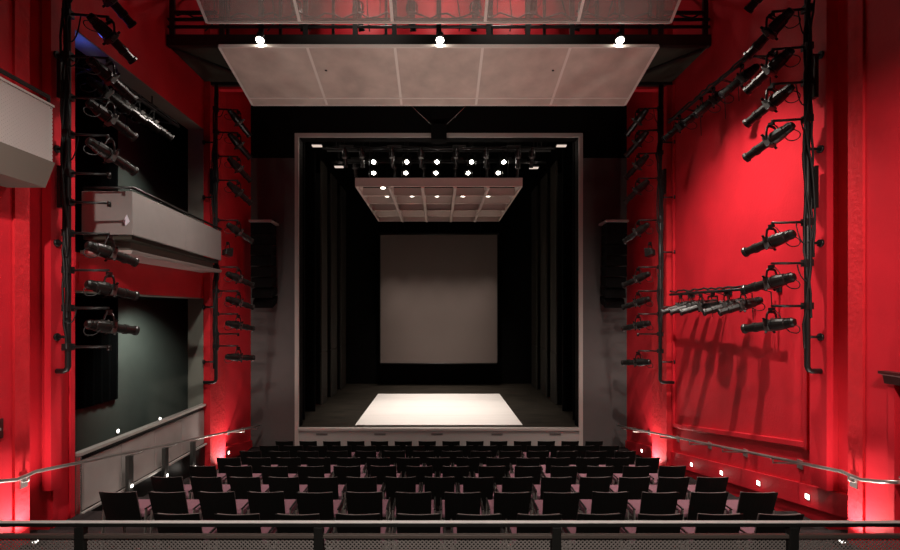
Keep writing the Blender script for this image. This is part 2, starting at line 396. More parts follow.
lamps = [(px, 3.62 * F / (HY - py), 3.62) for px, py in lamp_px] + [(CX + x * F / 16.9, 16.9, 3.74) for x in (-1.87, -.94, 0, .94, 1.87)]  # hidden rear row is added to brighten stage floor and screen
for px, d, zz in lamps:
    x = (px - CX) * d / F
    L = MB().tube([(x, d, Z(zz) - gz + .09), (x, d, Z(zz) - gz + .01)], [.05, .07], 14).build('coffer_lamp', 'blackm', t)
    MB().tube([(x, d, Z(zz) - gz + .009), (x, d, Z(zz) - gz - .012)], .06, 14).build('bulb', 'warm', L)

# ================================================================== LIGHT FIXTURES
LB, YB, CB_ = {}, {}, {}
def profile_light_proto():
    r = thing('profile_spotlight', 'prototype', 'stage light')
    # body is pitched about the yoke pivot (the origin); clamp sits .27 above
    body = MB().lathe([(-.315, .025), (-.31, .05), (-.28, .062), (-.20, .068), (-.19, .08), (-.10, .092), (-.03, .095), (-.02, .08), (.0, .08)], 14).build('lamp_housing', 'body', r)
    for k in range(4): MB().lathe([(-.275 + k * .02, .064), (-.272 + k * .02, .073), (-.268 + k * .02, .073), (-.265 + k * .02, .064)], 14).build('cooling_fin', 'body', body)
    g = MB().box(-.085, .085, .0, .07, -.085, .085); g.build('shutter_gate', 'gel', body, .01)
    for a in range(4):
        c, s_ = math.cos(math.pi / 4 + a * math.pi / 2), math.sin(math.pi / 4 + a * math.pi / 2)
        MB().bar((.10 * c, .035, .10 * s_), (.155 * c, .035, .155 * s_), .012, .03, (0, 1, 0)).build('shutter_handle', 'yoke', body)
    MB().lathe([(.07, .066), (.20, .066), (.205, .074), (.25, .074), (.255, .062), (.36, .062)], 14).build('lens_tube', 'body', body)
    MB().lathe([(.3601, .070), (.375, .076), (.40, .076)], 14).build('gel_frame', 'rim', body)
    MB().lathe([(.4005, .055), (.403, .05)], 14).build('lens', 'lens', body)
    # yoke
    mb = MB(); pts = [(-.12, 0, 0), (-.12, 0, .10), (-.105, 0, .16), (-.07, 0, .19), (.07, 0, .19), (.105, 0, .16), (.12, 0, .10), (.12, 0, 0)]
    for a, b in zip(pts, pts[1:]): mb.bar(a, b, .036, .010, (0, 1, 0))
    mb.build('yoke', 'yoke', r)
    for q in (-1, 1): MB().tube([(q * .122, 0, 0), (q * .136, 0, 0)], .022, 8).build('pivot_knob', 'yoke', r)
    mb = MB().tube([(0, 0, .1905), (0, 0, .215)], .012, 8).box(-.022, .022, -.035, .035, .21, .252); mb.build('clamp', 'yoke', r)
    mb = MB().tube(smooth([(.01, -.29, .02), (.03, -.36, -.05), (.05, -.32, -.13), (.06, -.18, -.10), (.06, -.12, .05), (.05, -.08, .16), (.02, -.04, .23)]), .007, 6)
    mb.build('power_cable', 'cable', r)
    return r
PROTO = profile_light_proto(); used = []
def profile_light(pivot, aim, label, group, size=1.0):
    r = PROTO if not used else copy_tree(PROTO); used.append(1)
    pivot = Vector(pivot); d = Vector(aim) - pivot
    yaw = math.atan2(-d.x, d.y); pitch = math.atan2(d.z, math.hypot(d.x, d.y))
    r.location = pivot; r.rotation_euler = (0, 0, yaw); r.scale = (size,) * 3
    for ch in r.children:
        if ch.name.startswith('lamp_housing'): ch.rotation_euler = (pitch, 0, 0)
        if ch.name.startswith('power_cable'): ch.rotation_euler = (pitch * .3, 0, 0)
    tag(r, label, 'stage light', group); return r
def flood_proto():
    r = thing('floodlight', 'prototype', 'floodlight')
    b = MB().prism([(-.06, -.07), (.08, -.10), (.08, .10), (-.06, .07)], 'x', -.15, .15).build('housing', 'body', r, .012)
    MB().box(-.14, .14, .0801, .086, -.09, .09).build('glass_front', 'lens', b)
    for k in range(6): MB().box(-.13 + k * .048, -.12 + k * .048, -.085, -.0601, -.06, .06).build('cooling_fin', 'body', b)
    mb = MB(); pts = [(-.17, 0, 0), (-.17, 0, .17), (.17, 0, .17), (.17, 0, 0)]
    for a, c in zip(pts, pts[1:]): mb.bar(a, c, .03, .01, (0, 1, 0))
    mb.build('yoke', 'yoke', r)
    MB().box(-.02, .02, -.03, .03, .175, .235).build('clamp', 'yoke', r)
    return r
FPROTO = flood_proto(); fused = []
def floodlight(pivot, aim, label, group):
    r = FPROTO if not fused else copy_tree(FPROTO); fused.append(1)
    pivot = Vector(pivot); d = Vector(aim) - pivot
    r.location = pivot; r.rotation_euler = (0, 0, math.atan2(-d.x, d.y))
    for ch in r.children:
        if ch.name.startswith('housing'): ch.rotation_euler = (math.atan2(d.z, math.hypot(d.x, d.y)), 0, 0)
    tag(r, label, 'stage light', group); return r

def boom(sx, D, X, arms, bare, ztop, zbot, desc, lab, adx, ady, aim, nearer):
    t = thing('lighting_boom', lab, 'lighting pole', (sx * X, D, zbot), 0, 'lighting poles')
    x0 = sx * X
    def L(p): return (p[0] - x0, p[1] - D, p[2] - zbot)
    WL = 5.05 if nearer else 5.19
    if not nearer: WL = 5.195
    foot = [(x0, D, ztop), (x0, D, zbot + .06), (x0 + sx * .02, D, zbot + .02), (x0 + sx * .06, D, zbot), (sx * (WL - .012), D, zbot)]
    MB().tube([L(p) for p in foot], .035 if nearer else .036, 12).build('pole', 'pipe', t)
    n = max(2, int((ztop - zbot) / 1.3))
    for k in range(n):
        z = zbot + .45 + k * (ztop - zbot - .5) / n
        mb = MB().tube([L((x0, D, z)), L((sx * (WL - .03), D, z))], .018, 8).tube([L((sx * (WL - .031), D, z)), L((sx * (WL - .004), D, z))], .05, 12)
        mb.build('wall_bracket', 'pipe', t)
    for z in arms + bare:
        e = (x0 - sx * adx, D + ady, z)
        mb = MB().tube([L((x0, D, z)), L(e)], .017, 8).box(*[c + s for c in (L((x0, D, z))[0],) for s in (-.05, .05)], -.05, .05, L((0, 0, z))[2] - .045, L((0, 0, z))[2] + .045)
        mb.build('arm', 'pipe', t)
        if z in bare:
            q = L(e); MB().tube([(q[0], q[1], q[2] + .02), (q[0], q[1], q[2] - .05)], .025, 8).build('empty_clamp', 'yoke', t)
    # cables tied along the pole, with loose loops
    for c in range(4):
        pts = []; z = zbot + .3 + .4 * c; ph = random.random() * 6; rr = .05 if c < 3 else .075
        while z < ztop:
            a = ph + math.sin(z * 1.7 + c) * 1.2
            pts.append(L((x0 + rr * math.cos(a) + random.uniform(-.012, .012), D - abs(rr * math.sin(a)), z))); z += .16
        MB().tube(pts, .014, 6).build('cable', 'cable', t)
    for z in arms:
        if random.random() < .75:
            e = (x0 - sx * adx * random.uniform(.15, .35), D + ady * .2, z - .02)
            s0 = (x0, D - .06, z - random.uniform(.1, .35)); mid = ((s0[0] + e[0]) / 2 - sx * .02, D, min(s0[2], e[2]) - random.uniform(.06, .22))
            P = [Vector(s0), Vector(mid), Vector(e)]
            pts = [L(P[0] * (1 - u) ** 2 + P[1] * 2 * u * (1 - u) + P[2] * u * u) for u in [i / 8 for i in range(9)]]
            MB().tube(pts, .008, 6).build('cable', 'cable', t)
    # connector boxes
    for z in ([zbot + 2.15, zbot + 3.6] if nearer else [zbot + 4.15]):
        MB().box(*sorted((L((x0 + sx * .07, 0, 0))[0], L((x0 + sx * .12, 0, 0))[0])), -.04, .06, z - zbot, z - zbot + .55).box(*sorted((sx * .03, sx * .085)), -.01, .02, z - zbot + .2, z - zbot + .24).build('connector_box', 'blackm', t)
    N = len(arms)
    for i, z in enumerate(sorted(arms)):
        profile_light((x0 - sx * adx, D + ady, z - .254), (-sx * aim[0], aim[1], Z(aim[2])), f'black profile spotlight on the {desc}, {ORD[i]} from the bottom', 'profile spotlights on the poles', .92)
    return t
def az(ys, D): return [Z((HY - y) * D / F) for y in ys]
Dn, Dfar = 6.2, 10.36
boom(-1, Dn, 4.89, az([-62, -24, 14, 56, 97, 134, 233, 270, 308], Dn), az([173, 202, 347], Dn), TOP - .002, Z(-.78), 'pole at the near balcony end',
     'black lighting pole at the near end of the grey balcony', .50, .06, (-.3, 15, -1.8), True)
boom(1, Dn, 4.86, az([-40, 9, 47, 82, 119, 222, 263, 306], Dn), az([], Dn), TOP - .002, Z(-.78), 'nearer pole on the right wall',
     'black lighting pole nearer the door on the right wall', .43, .06, (-.3, 15, -1.8), True)
boom(-1, Dfar, 4.91, az([109, 132, 156, 180, 220, 267, 291, 314, 346], Dfar), az([334], Dfar), Z(5.0), Z(-1.55), 'pole between balcony and stage',
     'black lighting pole between the grey balcony and the stage', .47, .05, (-.3, 15.5, -1.8), False)
boom(1, Dfar, 4.88, az([108, 130, 153, 178, 220, 267, 291, 314, 351], Dfar), az([334], Dfar), Z(5.0), Z(-1.55), 'far pole on the right wall',
     'black lighting pole beside the stage on the right wall', .47, .05, (-.3, 15.5, -1.8), False)
for sx, sn in ((-1, 'left'), (1, 'right')):
    floodlight((sx * 4.72, 10.5, Z(1.33)), (0, 14, Z(.8)), f'short black floodlight on the {sn} pole beside the stage', 'floodlights on the far poles')

def rack(sx, X, z, y0, y1, ys, lab, desc, drops, aim=(-.3, 15, -1.8)):
    t = thing('light_rail', lab, 'lighting rail', (sx * X, y0, z), 0, 'lighting rails')
    MB().tube([(0, 0, 0), (0, y1 - y0, 0)], .025, 10).build('rail_pipe', 'pipe', t)
    for k in range(3):
        y = (y1 - y0) * (.06 + .44 * k)
        if drops is None: MB().tube([(0, y, 0), (sx * (WX - X - .01), y, .0)], .018, 8).box(*sorted((sx * (WX - X - .02), sx * (WX - X - .002))), y - .05, y + .05, -.06, .06).build('wall_bracket', 'pipe', t)
        else: MB().tube([(0, y, 0), (-.42, y, .08), (-.42, y, drops - z)], .014, 8).build('drop_rod', 'pipe', t)
    pts = [(random.uniform(-.015, .015), (y1 - y0) * i / 24, .045 + random.uniform(-.01, .03)) for i in range(25)]
    MB().tube(pts, .018, 6).build('cable', 'cable', t)
    for k in range(len(ys)):
        y = ys[k] - y0; pts = [(sx * .03, y - .19, .035), (sx * .33, y - .17, -.05), (sx * .35, y - .16, -random.uniform(.3, .6)), (sx * .33, y - .155, -.05), (sx * .03, y - .15, .035)]
        MB().tube(pts, .007, 6).build('cable', 'cable', t)
    for i, y in enumerate(sorted(ys)):
        profile_light((sx * X, y, z - .254), (sx * (X - aim[0]), y + aim[1], z + aim[2]) if aim[0] > 0 else (-sx * aim[0], aim[1], Z(aim[2])), f'black spotlight on the {desc}, {ORD[i]} from the near end', 'profile spotlights on the wall rails', .9)
rack(1, 4.80, Z(3.95), 7.1, 9.8, [7.45, 8.22, 8.60, 9.38], 'upper black lighting rail along the right red wall', 'upper rail on the right wall', None, (6, 2.0, -5.2))
rack(1, 4.80, Z(.36), 7.0, 9.75, [7.42, 7.86, 8.62, 9.0, 9.34], 'lower black lighting rail along the right red wall', 'lower rail on the right wall', None, (6, 1.5, -2.3))
rack(-1, 4.93, Z(3.5), 6.72, 8.9, [6.98, 7.36, 7.72, 8.1], 'black lighting rail hung across the upper left opening', 'rail in the upper left opening', Z(4.04), (6, 5.0, -5.2))
floodlight((4.80, 8.24, Z(.10)), (1.0, 8.6, Z(-1.6)), 'boxy brownish floodlight hanging from the lower rail on the right wall', None)

# blue work light tucked in the upper left opening
t = thing('blue_work_light', 'small blue work light at the top corner of the upper left opening', 'light', (-5.47, 6.79, Z(3.9)))
MB().box(-.06, .06, -.04, .06, 0, .10).build('housing', 'blackm', t)
MB().box(-.05, .05, -.05, -.0401, .01, .09).tube([(0, .0, -.001), (0, .0, -.02)], .05, 10).build('lamp', 'blue', t)

# ================================================================== CHAIRS
def chair_proto():
    r = thing('auditorium_chair', 'prototype', 'chair')
    # backrest: curved leaning shell, top at y=0 z=.78
    nx, nz = 8, 6
    def shell(w, z0, z1, th, off, mbx):
        vs = []
        for side in (0, 1):
            for j in range(nz + 1):
                z = z0 + (z1 - z0) * j / nz
                for i in range(nx + 1):
                    u = -1 + 2 * i / nx
                    y = (.78 - z) * .30 + .02 * (1 - u * u) * -1 + .045 + off + side * th
                    zz = z - (.004 * (1 - u * u) if j == nz else 0) - .032
                    ww = w * (1 - .05 * (1 - j / nz))
                    vs.append((u * ww / 2, y - .045, zz))
        A = (nx + 1) * (nz + 1); fs = []
        for j in range(nz):
            for i in range(nx):
                a = j * (nx + 1) + i; fs.append((a, a + 1, a + nx + 2, a + nx + 1)); fs.append((A + a, A + a + nx + 1, A + a + nx + 2, A + a + 1))
        for i in range(nx):
            fs.append((i, A + i, A + i + 1, i + 1)); b = nz * (nx + 1) + i; fs.append((b, b + 1, A + b + 1, A + b))
        for j in range(nz):
            a = j * (nx + 1); fs.append((a, a + nx + 1, A + a + nx + 1, A + a)); a += nx; fs.append((a, A + a, A + a + nx + 1, a + nx + 1))
        mbx.add(vs, fs, False); return mbx
    shell(.405, .36, .78, .014, 0, MB()).build('backrest', 'plastic', r, .003)
    shell(.385, .42, .772, .03, .0145, MB()).build('back_cushion', 'cushion', r, .006)
    # seat: rounded slab
    poly = [(.14, .405), (.14, .45), (.20, .465), (.38, .468), (.50, .46), (.56, .445), (.575, .425), (.56, .41), (.4, .40)]
    MB().prism(poly, 'x', -.226, .226).build('seat', 'mauve', r, .012)
    MB().box(-.20, .20, .16, .52, .375, .399).build('seat_pan', 'plastic', r)
    for s in (-1, 1):
        x = s * .238
        MB().bar((x, .10, 0), (x, .14, .50), .012, .035, (0, 1, 0)).build('leg', 'chair_steel', r)
        MB().bar((x, .50, 0), (x, .43, .50), .012, .035, (0, 1, 0)).build('leg', 'chair_steel', r)
        MB().box(x - .010, x + .010, .12, .45, .501, .515).build('armrest', 'plastic', r, .004)
        MB().bar((x, .13, .30), (x, .465, .30), .010, .025).box(*sorted((s * .19, x)), .28, .32, .29, .31).build('side_bracket', 'chair_steel', r)
    return r
CH = chair_proto(); first = True
rows = [(11, 176, 60.6), (14, 116.3, 49.5), (15, 165.6, 39.12), (14, 201.5, 36.3), (15, 228.2, 30.0), (14, 250, 28.9), (15, 268.7, 24.35), (14, 284, 23.87)]
for k, (n, c0, s) in enumerate(rows):
    for i in range(n):
        x = (c0 + s * i - CX) * ROW_D[k] / F
        o = CH if first else copy_tree(CH); first = False
        o.location = (x, ROW_D[k] + random.uniform(-.008, .008), ROW_F[k]); o.rotation_euler = (0, 0, random.uniform(-.006, .006))
        side = 'first' if i == 0 else ORD[i]
        lab = f'black-backed mauve chair, {side} from the left in the {ORD[k]} row from the railing' if k < 7 else f'black-backed mauve chair, {side} from the left in the front row at the stage'
        tag(o, lab, 'chair', 'auditorium chairs')

# ================================================================== REFLECTORS AND CATWALK
def canopy(name, label, xs, y0, z0, y1, z1, fold, m, th=.03):
    W = 4.1
    t = thing(name, label, 'ceiling panel', (0, y0, Z(z0)), 0)
    def P(x, u, up=0): return (x, (y1 - y0) * u, (z1 - z0) * u + up)
    for i in range(5):
        xa, xb = -W + 2 * W * i / 5 + .012, -W + 2 * W * (i + 1) / 5 - .012
        for ua, ub in ((0, fold - .004), (fold + .004, 1)) if fold else ((0, 1),):
            MB().hexa([P(xa, ua), P(xb, ua), P(xb, ub), P(xa, ub), P(xa, ua, th), P(xb, ua, th), P(xb, ub, th), P(xa, ub, th)]).build('panel', m, t)
    for i in range(6):
        mb = MB(); x = -W + 2 * W * i / 5; mb.hexa([P(x - .026, 0, -.008), P(x + .026, 0, -.008), P(x + .026, 1, -.008), P(x - .026, 1, -.008), P(x - .011, 0, th + .02), P(x + .011, 0, th + .02), P(x + .011, 1, th + .02), P(x - .011, 1, th + .02)])
        mb.build('joint_strip', 'panel_edge', t)
    for u in (0, fold, 1) if fold else (0, 1): MB().bar(P(-W, u, th / 2), P(W, u, th / 2), .03, th + .025).build('edge_strip', 'panel_edge', t)
    for x in (-W * .75, -W * .25, W * .25, W * .75):
        for u in (.12, .85): MB().tube([P(x, u, th), (x, (y1 - y0) * u, (TOP if m == 'gauze' else Z(5.068)) - Z(z0) - .001)], .008, 6).build('suspension_cable', 'cable', t)
    return t
c1 = canopy('reflector_canopy', 'solid taupe five-bay reflector panel tilted in front of the stage', None, 8.78, 4.95, 10.36, 4.56, .86, 'panel')
for px, py in ((326, 65.5), (553, 66.5)):
    u = .36; d = 8.78 + 1.58 * u; x = (px - CX) * d / F
    MB().tube([(x, d - 8.78, -.39 * u - .004), (x, d - 8.78, -.39 * u - .012)], .025, 12).build('sprinkler', 'blackm', c1)
canopy('gauze_canopy', 'see-through perforated reflector panel above the solid one', None, 7.55, 5.58, 8.32, 5.12, 0, 'gauze', .012)

t = thing('catwalk', 'black steel lighting catwalk spanning the hall above the reflectors', 'catwalk', (0, 9.0, Z(5.1)))
X = WX - .02
MB().box(-X, X, -.06, .04, -.03, .18).build('front_beam', 'blackm', t)
MB().box(-X, -4.15, .04, 1.42, .0, .05).box(4.15, X, .04, 1.42, .0, .05).box(-4.15, 4.15, .04, 1.42, .02, .05).build('deck', 'olive', t)
MB().box(-X, X, 1.42, 1.52, -.06, .14).build('rear_beam', 'blackm', t)
for sx in (-1, 1): MB().bar((sx * 5.1, .1, -.02), (sx * 4.0, 1.4, -.02), .1, .03).build('deck_brace', 'blackm', t)
for z in (.36, .50, .92, 1.25): MB().tube([(-X, 0, z), (X, 0, z)], .03, 8).build('guard_rail', 'pipe', t)
MB().tube([(-X, .6, 1.30), (X, .6, 1.30)], .022, 8).build('light_pipe', 'pipe', t)
for z in (.42, .9): MB().tube([(-X, 1.45, z), (X, 1.45, z)], .03, 8).build('guard_rail', 'pipe', t)
for i in range(13):
    x = -5.1 + 10.2 * i / 12 + (.1 if i % 3 == 1 else 0)
    MB().box(x - .045, x + .045, -.03, .03, .18, TOP - Z(5.1) - .001).build('upright', 'blackm', t)
for i in range(9):
    x = -4.7 + 9.4 * i / 8; MB().box(x - .03, x + .03, 1.44, 1.50, .14, TOP - Z(5.1) - .001).build('rear_upright', 'blackm', t)
pts = [(-5 + 10 * i / 60, -.04, .55 + .06 * math.sin(i * 1.9)) for i in range(61)]
MB().tube(pts, .015, 6).build('cable', 'cable', t)
for i in range(10):
    x = -4.3 + 8.6 * i / 9 + random.uniform(-.2, .2)
    MB().tube([(x, .03, .30), (x + random.uniform(-.1, .1), .25, .6), (x + random.uniform(-.2, .2), .12, 1.1), (x + .1, .03, 1.24)], .012, 6).build('loose_cable', 'cable', t)
MB().box(-X, X, 1.40, 1.419, .141, .40).build('toe_board', 'blackm', t)
for sx in (-1, 1):
    for q in range(2): MB().box(*sorted((sx * (4.25 + .0), sx * 5.1)), -.02, .02, .60 + q * .75, .66 + q * .75).build('side_frame', 'blackm', t)
for i, x in enumerate((-2.9, -1.65, -.55, .75, 1.9, 2.95)):
    profile_light((x, 9.6, Z(5.1) + 1.30 - .25), (x * .3, 14.5, Z(-1)), f'dark profile spotlight on the overhead catwalk, {ORD[i]} from the left', 'spotlights on the catwalk', .9)
for i, px in enumerate((260, 440, 620)):
    x = (px - CX) * 8.72 / F
    t = thing('downlight', f'dazzling round downlight under the catwalk, {("left", "middle", "right")[i]} of three', 'downlight', (x, 8.72, Z(5.03)), 0, 'downlights under the catwalk')
    MB().tube([(0, .03, .14), (0, .0, .02)], [.07, .085], 18).build('lamp_can', 'blackm', t)
    MB().tube([(0, .0, .0195), (0, -.006, -.008)], .068, 18).build('lamp', 'hot', t)
    MB().bar((0, .03, .10), (0, .214, .13), .04, .03).build('mounting_arm', 'blackm', t)

# ================================================================== BALCONIES ON THE LEFT
t = thing('side_balcony', 'grey steel balcony jutting from the red wall on the left', 'balcony', (-WX, O0, Z(.84)))
def B(x, d, z): return (x + WX, d - O0, Z(z) - Z(.84))
n0, n1 = (-4.43, 6.80), (-4.74, 10.24)      # near and far corners of the front
def pan(a, b, z0, z1, th, m, name, bev=0):
    dx, dy = b[0] - a[0], b[1] - a[1]; l = math.hypot(dx, dy); nx_, ny_ = -dy / l * th, dx / l * th
    return MB().hexa([B(a[0], a[1], z0), B(b[0], b[1], z0), B(b[0] + nx_, b[1] + ny_, z0), B(a[0] + nx_, a[1] + ny_, z0),
                      B(a[0], a[1], z1), B(b[0], b[1], z1), B(b[0] + nx_, b[1] + ny_, z1), B(a[0] + nx_, a[1] + ny_, z1)]).build(name, m, t, bev)
mid = ((n0[0] + n1[0]) / 2 - .0, (n0[1] + n1[1]) / 2)
pan(n0, (mid[0] + .0, mid[1]), 1.12, 1.75, .03, 'steel', 'front_panel', .004)
pan((mid[0] - .001, mid[1] + .008), n1, 1.12, 1.75, .03, 'steel', 'front_panel', .004)
pan((-5.17, 6.80), (n0[0] - .01, 6.80), 1.12, 1.75, .03, 'steel', 'end_panel', .004)
MB().tube([B(-5.17, 6.84, 1.80), B(n0[0] + .0, 6.80, 1.80), B(n1[0], n1[1], 1.80)], .022, 8).build('hand_rail', 'blackm', t)
for k in range(5):
    u = k / 4; p = (n0[0] + (n1[0] - n0[0]) * u - .05, n0[1] + (n1[1] - n0[1]) * u + .01)
    MB().tube([B(p[0], p[1] + .02, 1.15), B(p[0], p[1] + .02, 1.80)], .014, 6).build('rail_post', 'blackm', t)
i0, i1 = (n0[0] - .26, 7.15), (n1[0] - .16, 10.2)
MB().hexa([B(-5.19, 7.15, .90), B(i0[0], i0[1], .90), B(i1[0], i1[1], .90), B(-5.19, 10.2, .90), B(-5.19, 7.15, 1.12), B(i0[0], i0[1], 1.12), B(i1[0], i1[1], 1.12), B(-5.19, 10.2, 1.12)]).build('recessed_fascia', mat('dark_brown_grey', (.11, .10, .085), .7), t)
MB().hexa([B(-5.19, 6.80, .84), B(n0[0] - .02, 6.80, .84), B(n1[0], n1[1], .86), B(-5.19, n1[1], .86), B(-5.19, 6.80, .895), B(n0[0], 6.80, .895), B(n1[0] + .02, n1[1], .915), B(-5.19, n1[1], .915)]).build('bottom_ledge', 'steel_light', t, .004)
MB().hexa([B(-5.19, 6.86, 1.06), B(n0[0] - .05, 6.86, 1.06), B(n1[0] - .05, 10.22, 1.06), B(-5.19, 10.22, 1.06), B(-5.19, 6.86, 1.118), B(n0[0] - .05, 6.86, 1.118), B(n1[0] - .05, 10.22, 1.118), B(-5.19, 10.22, 1.118)]).build('balcony_floor', 'olive', t)
tag(MB().hexa([(-4.53, 6.795, Z(1.24)), (-4.47, 6.795, Z(1.31)), (-4.47, 6.799, Z(1.31)), (-4.53, 6.799, Z(1.24)), (-4.565, 6.795, Z(1.31)), (-4.51, 6.795, Z(1.41)), (-4.51, 6.799, Z(1.41)), (-4.565, 6.799, Z(1.31))]).build('balcony_light_patch', 'light_patch'),  # patch of light on the end panel, put in as a pale card
    'small pale patch of light painted on the balcony end panel', 'painted light patch')

t = thing('upper_gallery', 'grey perforated gallery front at the upper left edge', 'balcony', (-NX, 2.0, Z(1.41)))
GX, GE = -4.38, 5.33
def G(x, d, z): return (x + NX, d - 2.0, Z(z) - Z(1.41))
def gbox(x0, x1, a, b, z0, z1): return MB().box(x0 + NX, x1 + NX, a - 2, b - 2, Z(z0) - Z(1.41), Z(z1) - Z(1.41))
gbox(GX - .012, GX, -1, GE, 1.69, 2.32).build('front_panel', 'perf_y', t)
gbox(GX - .10, GX - .04, -1, GE - .05, 1.69, 2.30).build('backing_board', 'gel', t)
gbox(GX - .005, GX + .015, -1, GE + .01, 2.321, 2.345).build('top_trim', 'steel_light', t)
gbox(-NX + .001, GX - .02, GE - .03, GE, 1.69, 2.30).build('end_panel', 'steel', t)
MB().tube([G(GX - .03, -1, 2.43), G(GX - .03, GE - .02, 2.43), G(GX - .03, GE - .02, 2.30)], .025, 8).build('hand_rail', 'blackm', t)
MB().add([G(-4.899, -1, 1.41), G(-4.46, -1, 1.41), G(GX + .03, -1, 1.69), G(-4.899, -1, 1.69), G(-4.899, GE, 1.41), G(-4.46, GE, 1.41), G(GX + .03, GE, 1.69), G(-4.899, GE, 1.69)],
         [(0, 1, 2, 3), (7, 6, 5, 4), (0, 4, 5, 1), (1, 5, 6, 2), (2, 6, 7, 3), (3, 7, 4, 0)]).build('soffit', mat('brown_grey_soffit', (.17, .15, .125), .7), t)

# parapet in the lower opening
M_PARAPET = mat('pale_grey_board', (.40, .365, .345), .6, var=.05, scale=4)
t = thing('parapet', 'pale grey panelled parapet with steel coping in the lower left opening', 'parapet', (-WX, O0, Z(-2.95)))
def PB(x0, x1, a, b, z0, z1): return MB().box(x0 + WX, x1 + WX, a - O0, b - O0, Z(z0) - Z(-2.95), Z(z1) - Z(-2.95))
PB(-5.24, -5.13, O0 + .025, O1 - .03, -2.07, -2.02).build('coping', 'steel_light', t, .005)
n = 4
for k in range(n):
    a = O0 + .06 + (O1 - O0 - .1) * k / n; PB(-5.20, -5.17, a + .006, a + (O1 - O0 - .1) / n - .006, -2.88, -2.15).build('panel', M_PARAPET, t, .004)
PB(-5.105, -5.15, O0 + .06, O1 - .04, -2.915, -2.885).build('bottom_trim', 'steel_light', t)
PB(-5.23, -5.205, O0 + .03, O1 - .03, -2.945, -2.075).build('backing', 'blackm', t)
PB(-5.20, -5.13, O0 + .022, O0 + .055, -2.94, -2.08).build('end_post', 'chrome', t)
PB(-5.199, -5.17, O0 + .02, O1 - .02, -3.6, -2.951).build('base', 'blackm', t)

# handrails
def handrail(sx, lab):
    t = thing('handrail', lab, 'handrail', (sx * 4.80, 5.1, Z(-1.95)), 0, 'side aisle handrails')
    x = 4.80
    def hz(d): return -1.90 - .163 * (d - 5.6)
    path = [(4.90, -1.775), (5.10, -1.84), (5.34, -1.905), (5.48, -1.905)] + [(d, hz(d)) for d in (5.6, 6.5, 8, 10, 12, 12.6)]
    MB().tube([(0, d - 5.1, Z(z) - Z(-1.95)) for d, z in path], .021, 10).build('rail', 'rail', t)
    br = [5.5, 6.75, 7.95, 9.0, 10.2, 11.6, 12.4] if sx > 0 else [5.5, 11.6, 12.4]
    for d in br:
        z = hz(d) if d > 5.55 else -1.895
        wall = (WX if d > 5.7 else NX - .03) - (.14 if 10.4 < d < 11.2 else 0) - x
        dz = Z(z) - Z(-1.95)
        mb = MB().tube([(0, d - 5.1, dz - .02), (0, d - 5.1, dz - .075), (sx * max(wall - .02, .03), d - 5.1, dz - .09)], .014, 8)
        mb.box(*sorted((sx * (wall - .02), sx * (wall - .001))), d - 5.15, d - 5.05, dz - .16, dz - .04); mb.build('bracket', 'rail', t)
    return hz
handrail(-1, 'steel handrail sloping down past the parapet on the left')
hz = handrail(1, 'steel handrail sloping down along the red right wall')
for k, px in enumerate((127, 163, 191)):
    d = 5.1 * F / (CX - px)
    t = thing('rail_post', f'grey flat post holding the handrail before the parapet, {ORD[k]} from the near end', 'post', (-5.06, d, aisle(d)), 0, 'handrail posts at the parapet')
    h = Z(hz(d)) - .10 - aisle(d)
    MB().box(-.03, .03, -.06, .06, 0, h).build('post', 'gel', t, .004)
    MB().tube([(.0, 0, h), (.12, 0, h + .02), (.225, 0, h + .06)], .013, 8).build('bracket', 'rail', t)
    L = MB().box(.0301, .04, -.03, .03, .30, .36).build('step_light', 'chrome', t); MB().box(.0401, .046, -.022, .022, .308, .352).build('lamp', 'step', L)
    point('step_glow', (-4.93, d, aisle(d) + .33), .5)

# step lights along the right wall and by the stage
for k, (px, py) in enumerate(((668, 458), (692, 464.5), (722, 473), (759, 484), (808, 498))):
    d = 5.15 * F / (px - CX)
    t = thing('step_light', f'small square step light on the right wall, {ORD[4 - k]} from the door', 'step light', (5.15, d, aisle(d) + .40), 0, 'step lights on the right wall')
    MB().box(-.012, -.0005, -.045, .045, -.045, .045).build('faceplate', 'chrome', t, .003)
    MB().box(-.016, -.0121, -.032, .032, -.032, .032).build('lamp', 'step', t)
    point('step_glow', (5.06, d, aisle(d) + .40), .35)
for sx, sn in ((-1, 'left'), (1, 'right')):
    d = 11.9 if sx > 0 else 11.5
    t = thing('step_light', f'small step light beside the stage at the foot of the {sn} wall', 'step light', (sx * 5.15, d, aisle(d) + .40), 0, 'step lights near the stage')
    MB().box(*sorted((-sx * .012, -sx * .0005)), -.045, .045, -.045, .045).build('faceplate', 'chrome', t)
    MB().box(*sorted((-sx * .016, -sx * .0121)), -.032, .032, -.032, .032).build('lamp', 'step', t)

# uplights at the foot of the pilasters
for (sx, x, d, z, lab) in ((-1, 4.72, 5.50, aisle(5.5), 'floor uplight at the foot of the rough pilaster on the left'), (1, 4.72, 5.50, aisle(5.5), 'floor uplight at the foot of the rough pilaster by the door'),
                           (-1, 4.92, 10.75, aisle(10.75), 'floor uplight at the foot of the slim pilaster left of the stage'), (1, 4.92, 10.75, aisle(10.75), 'floor uplight at the foot of the slim pilaster right of the stage')):
    t = thing('uplight', lab, 'uplight', (sx * x, d, z), 0, 'floor uplights')
    MB().box(-.06, .06, -.07, .07, .002, .10).build('housing', 'blackm', t, .006)
    MB().tube([(0, 0, .1001), (0, 0, .106)], .03, 12).build('lamp', 'step', t)

# plaque on the left wall
t = thing('wall_plaque', 'small dark red plaque on the wall at the left edge', 'plaque', (-NX, 5.17, Z(-1.30)))
MB().box(.001, .02, -.1, .1, -.11, .11).build('plate', 'red_dark', t, .004)
MB().box(.0201, .022, -.07, .07, -.02, .01).build('lettering_strip', 'steel', t)

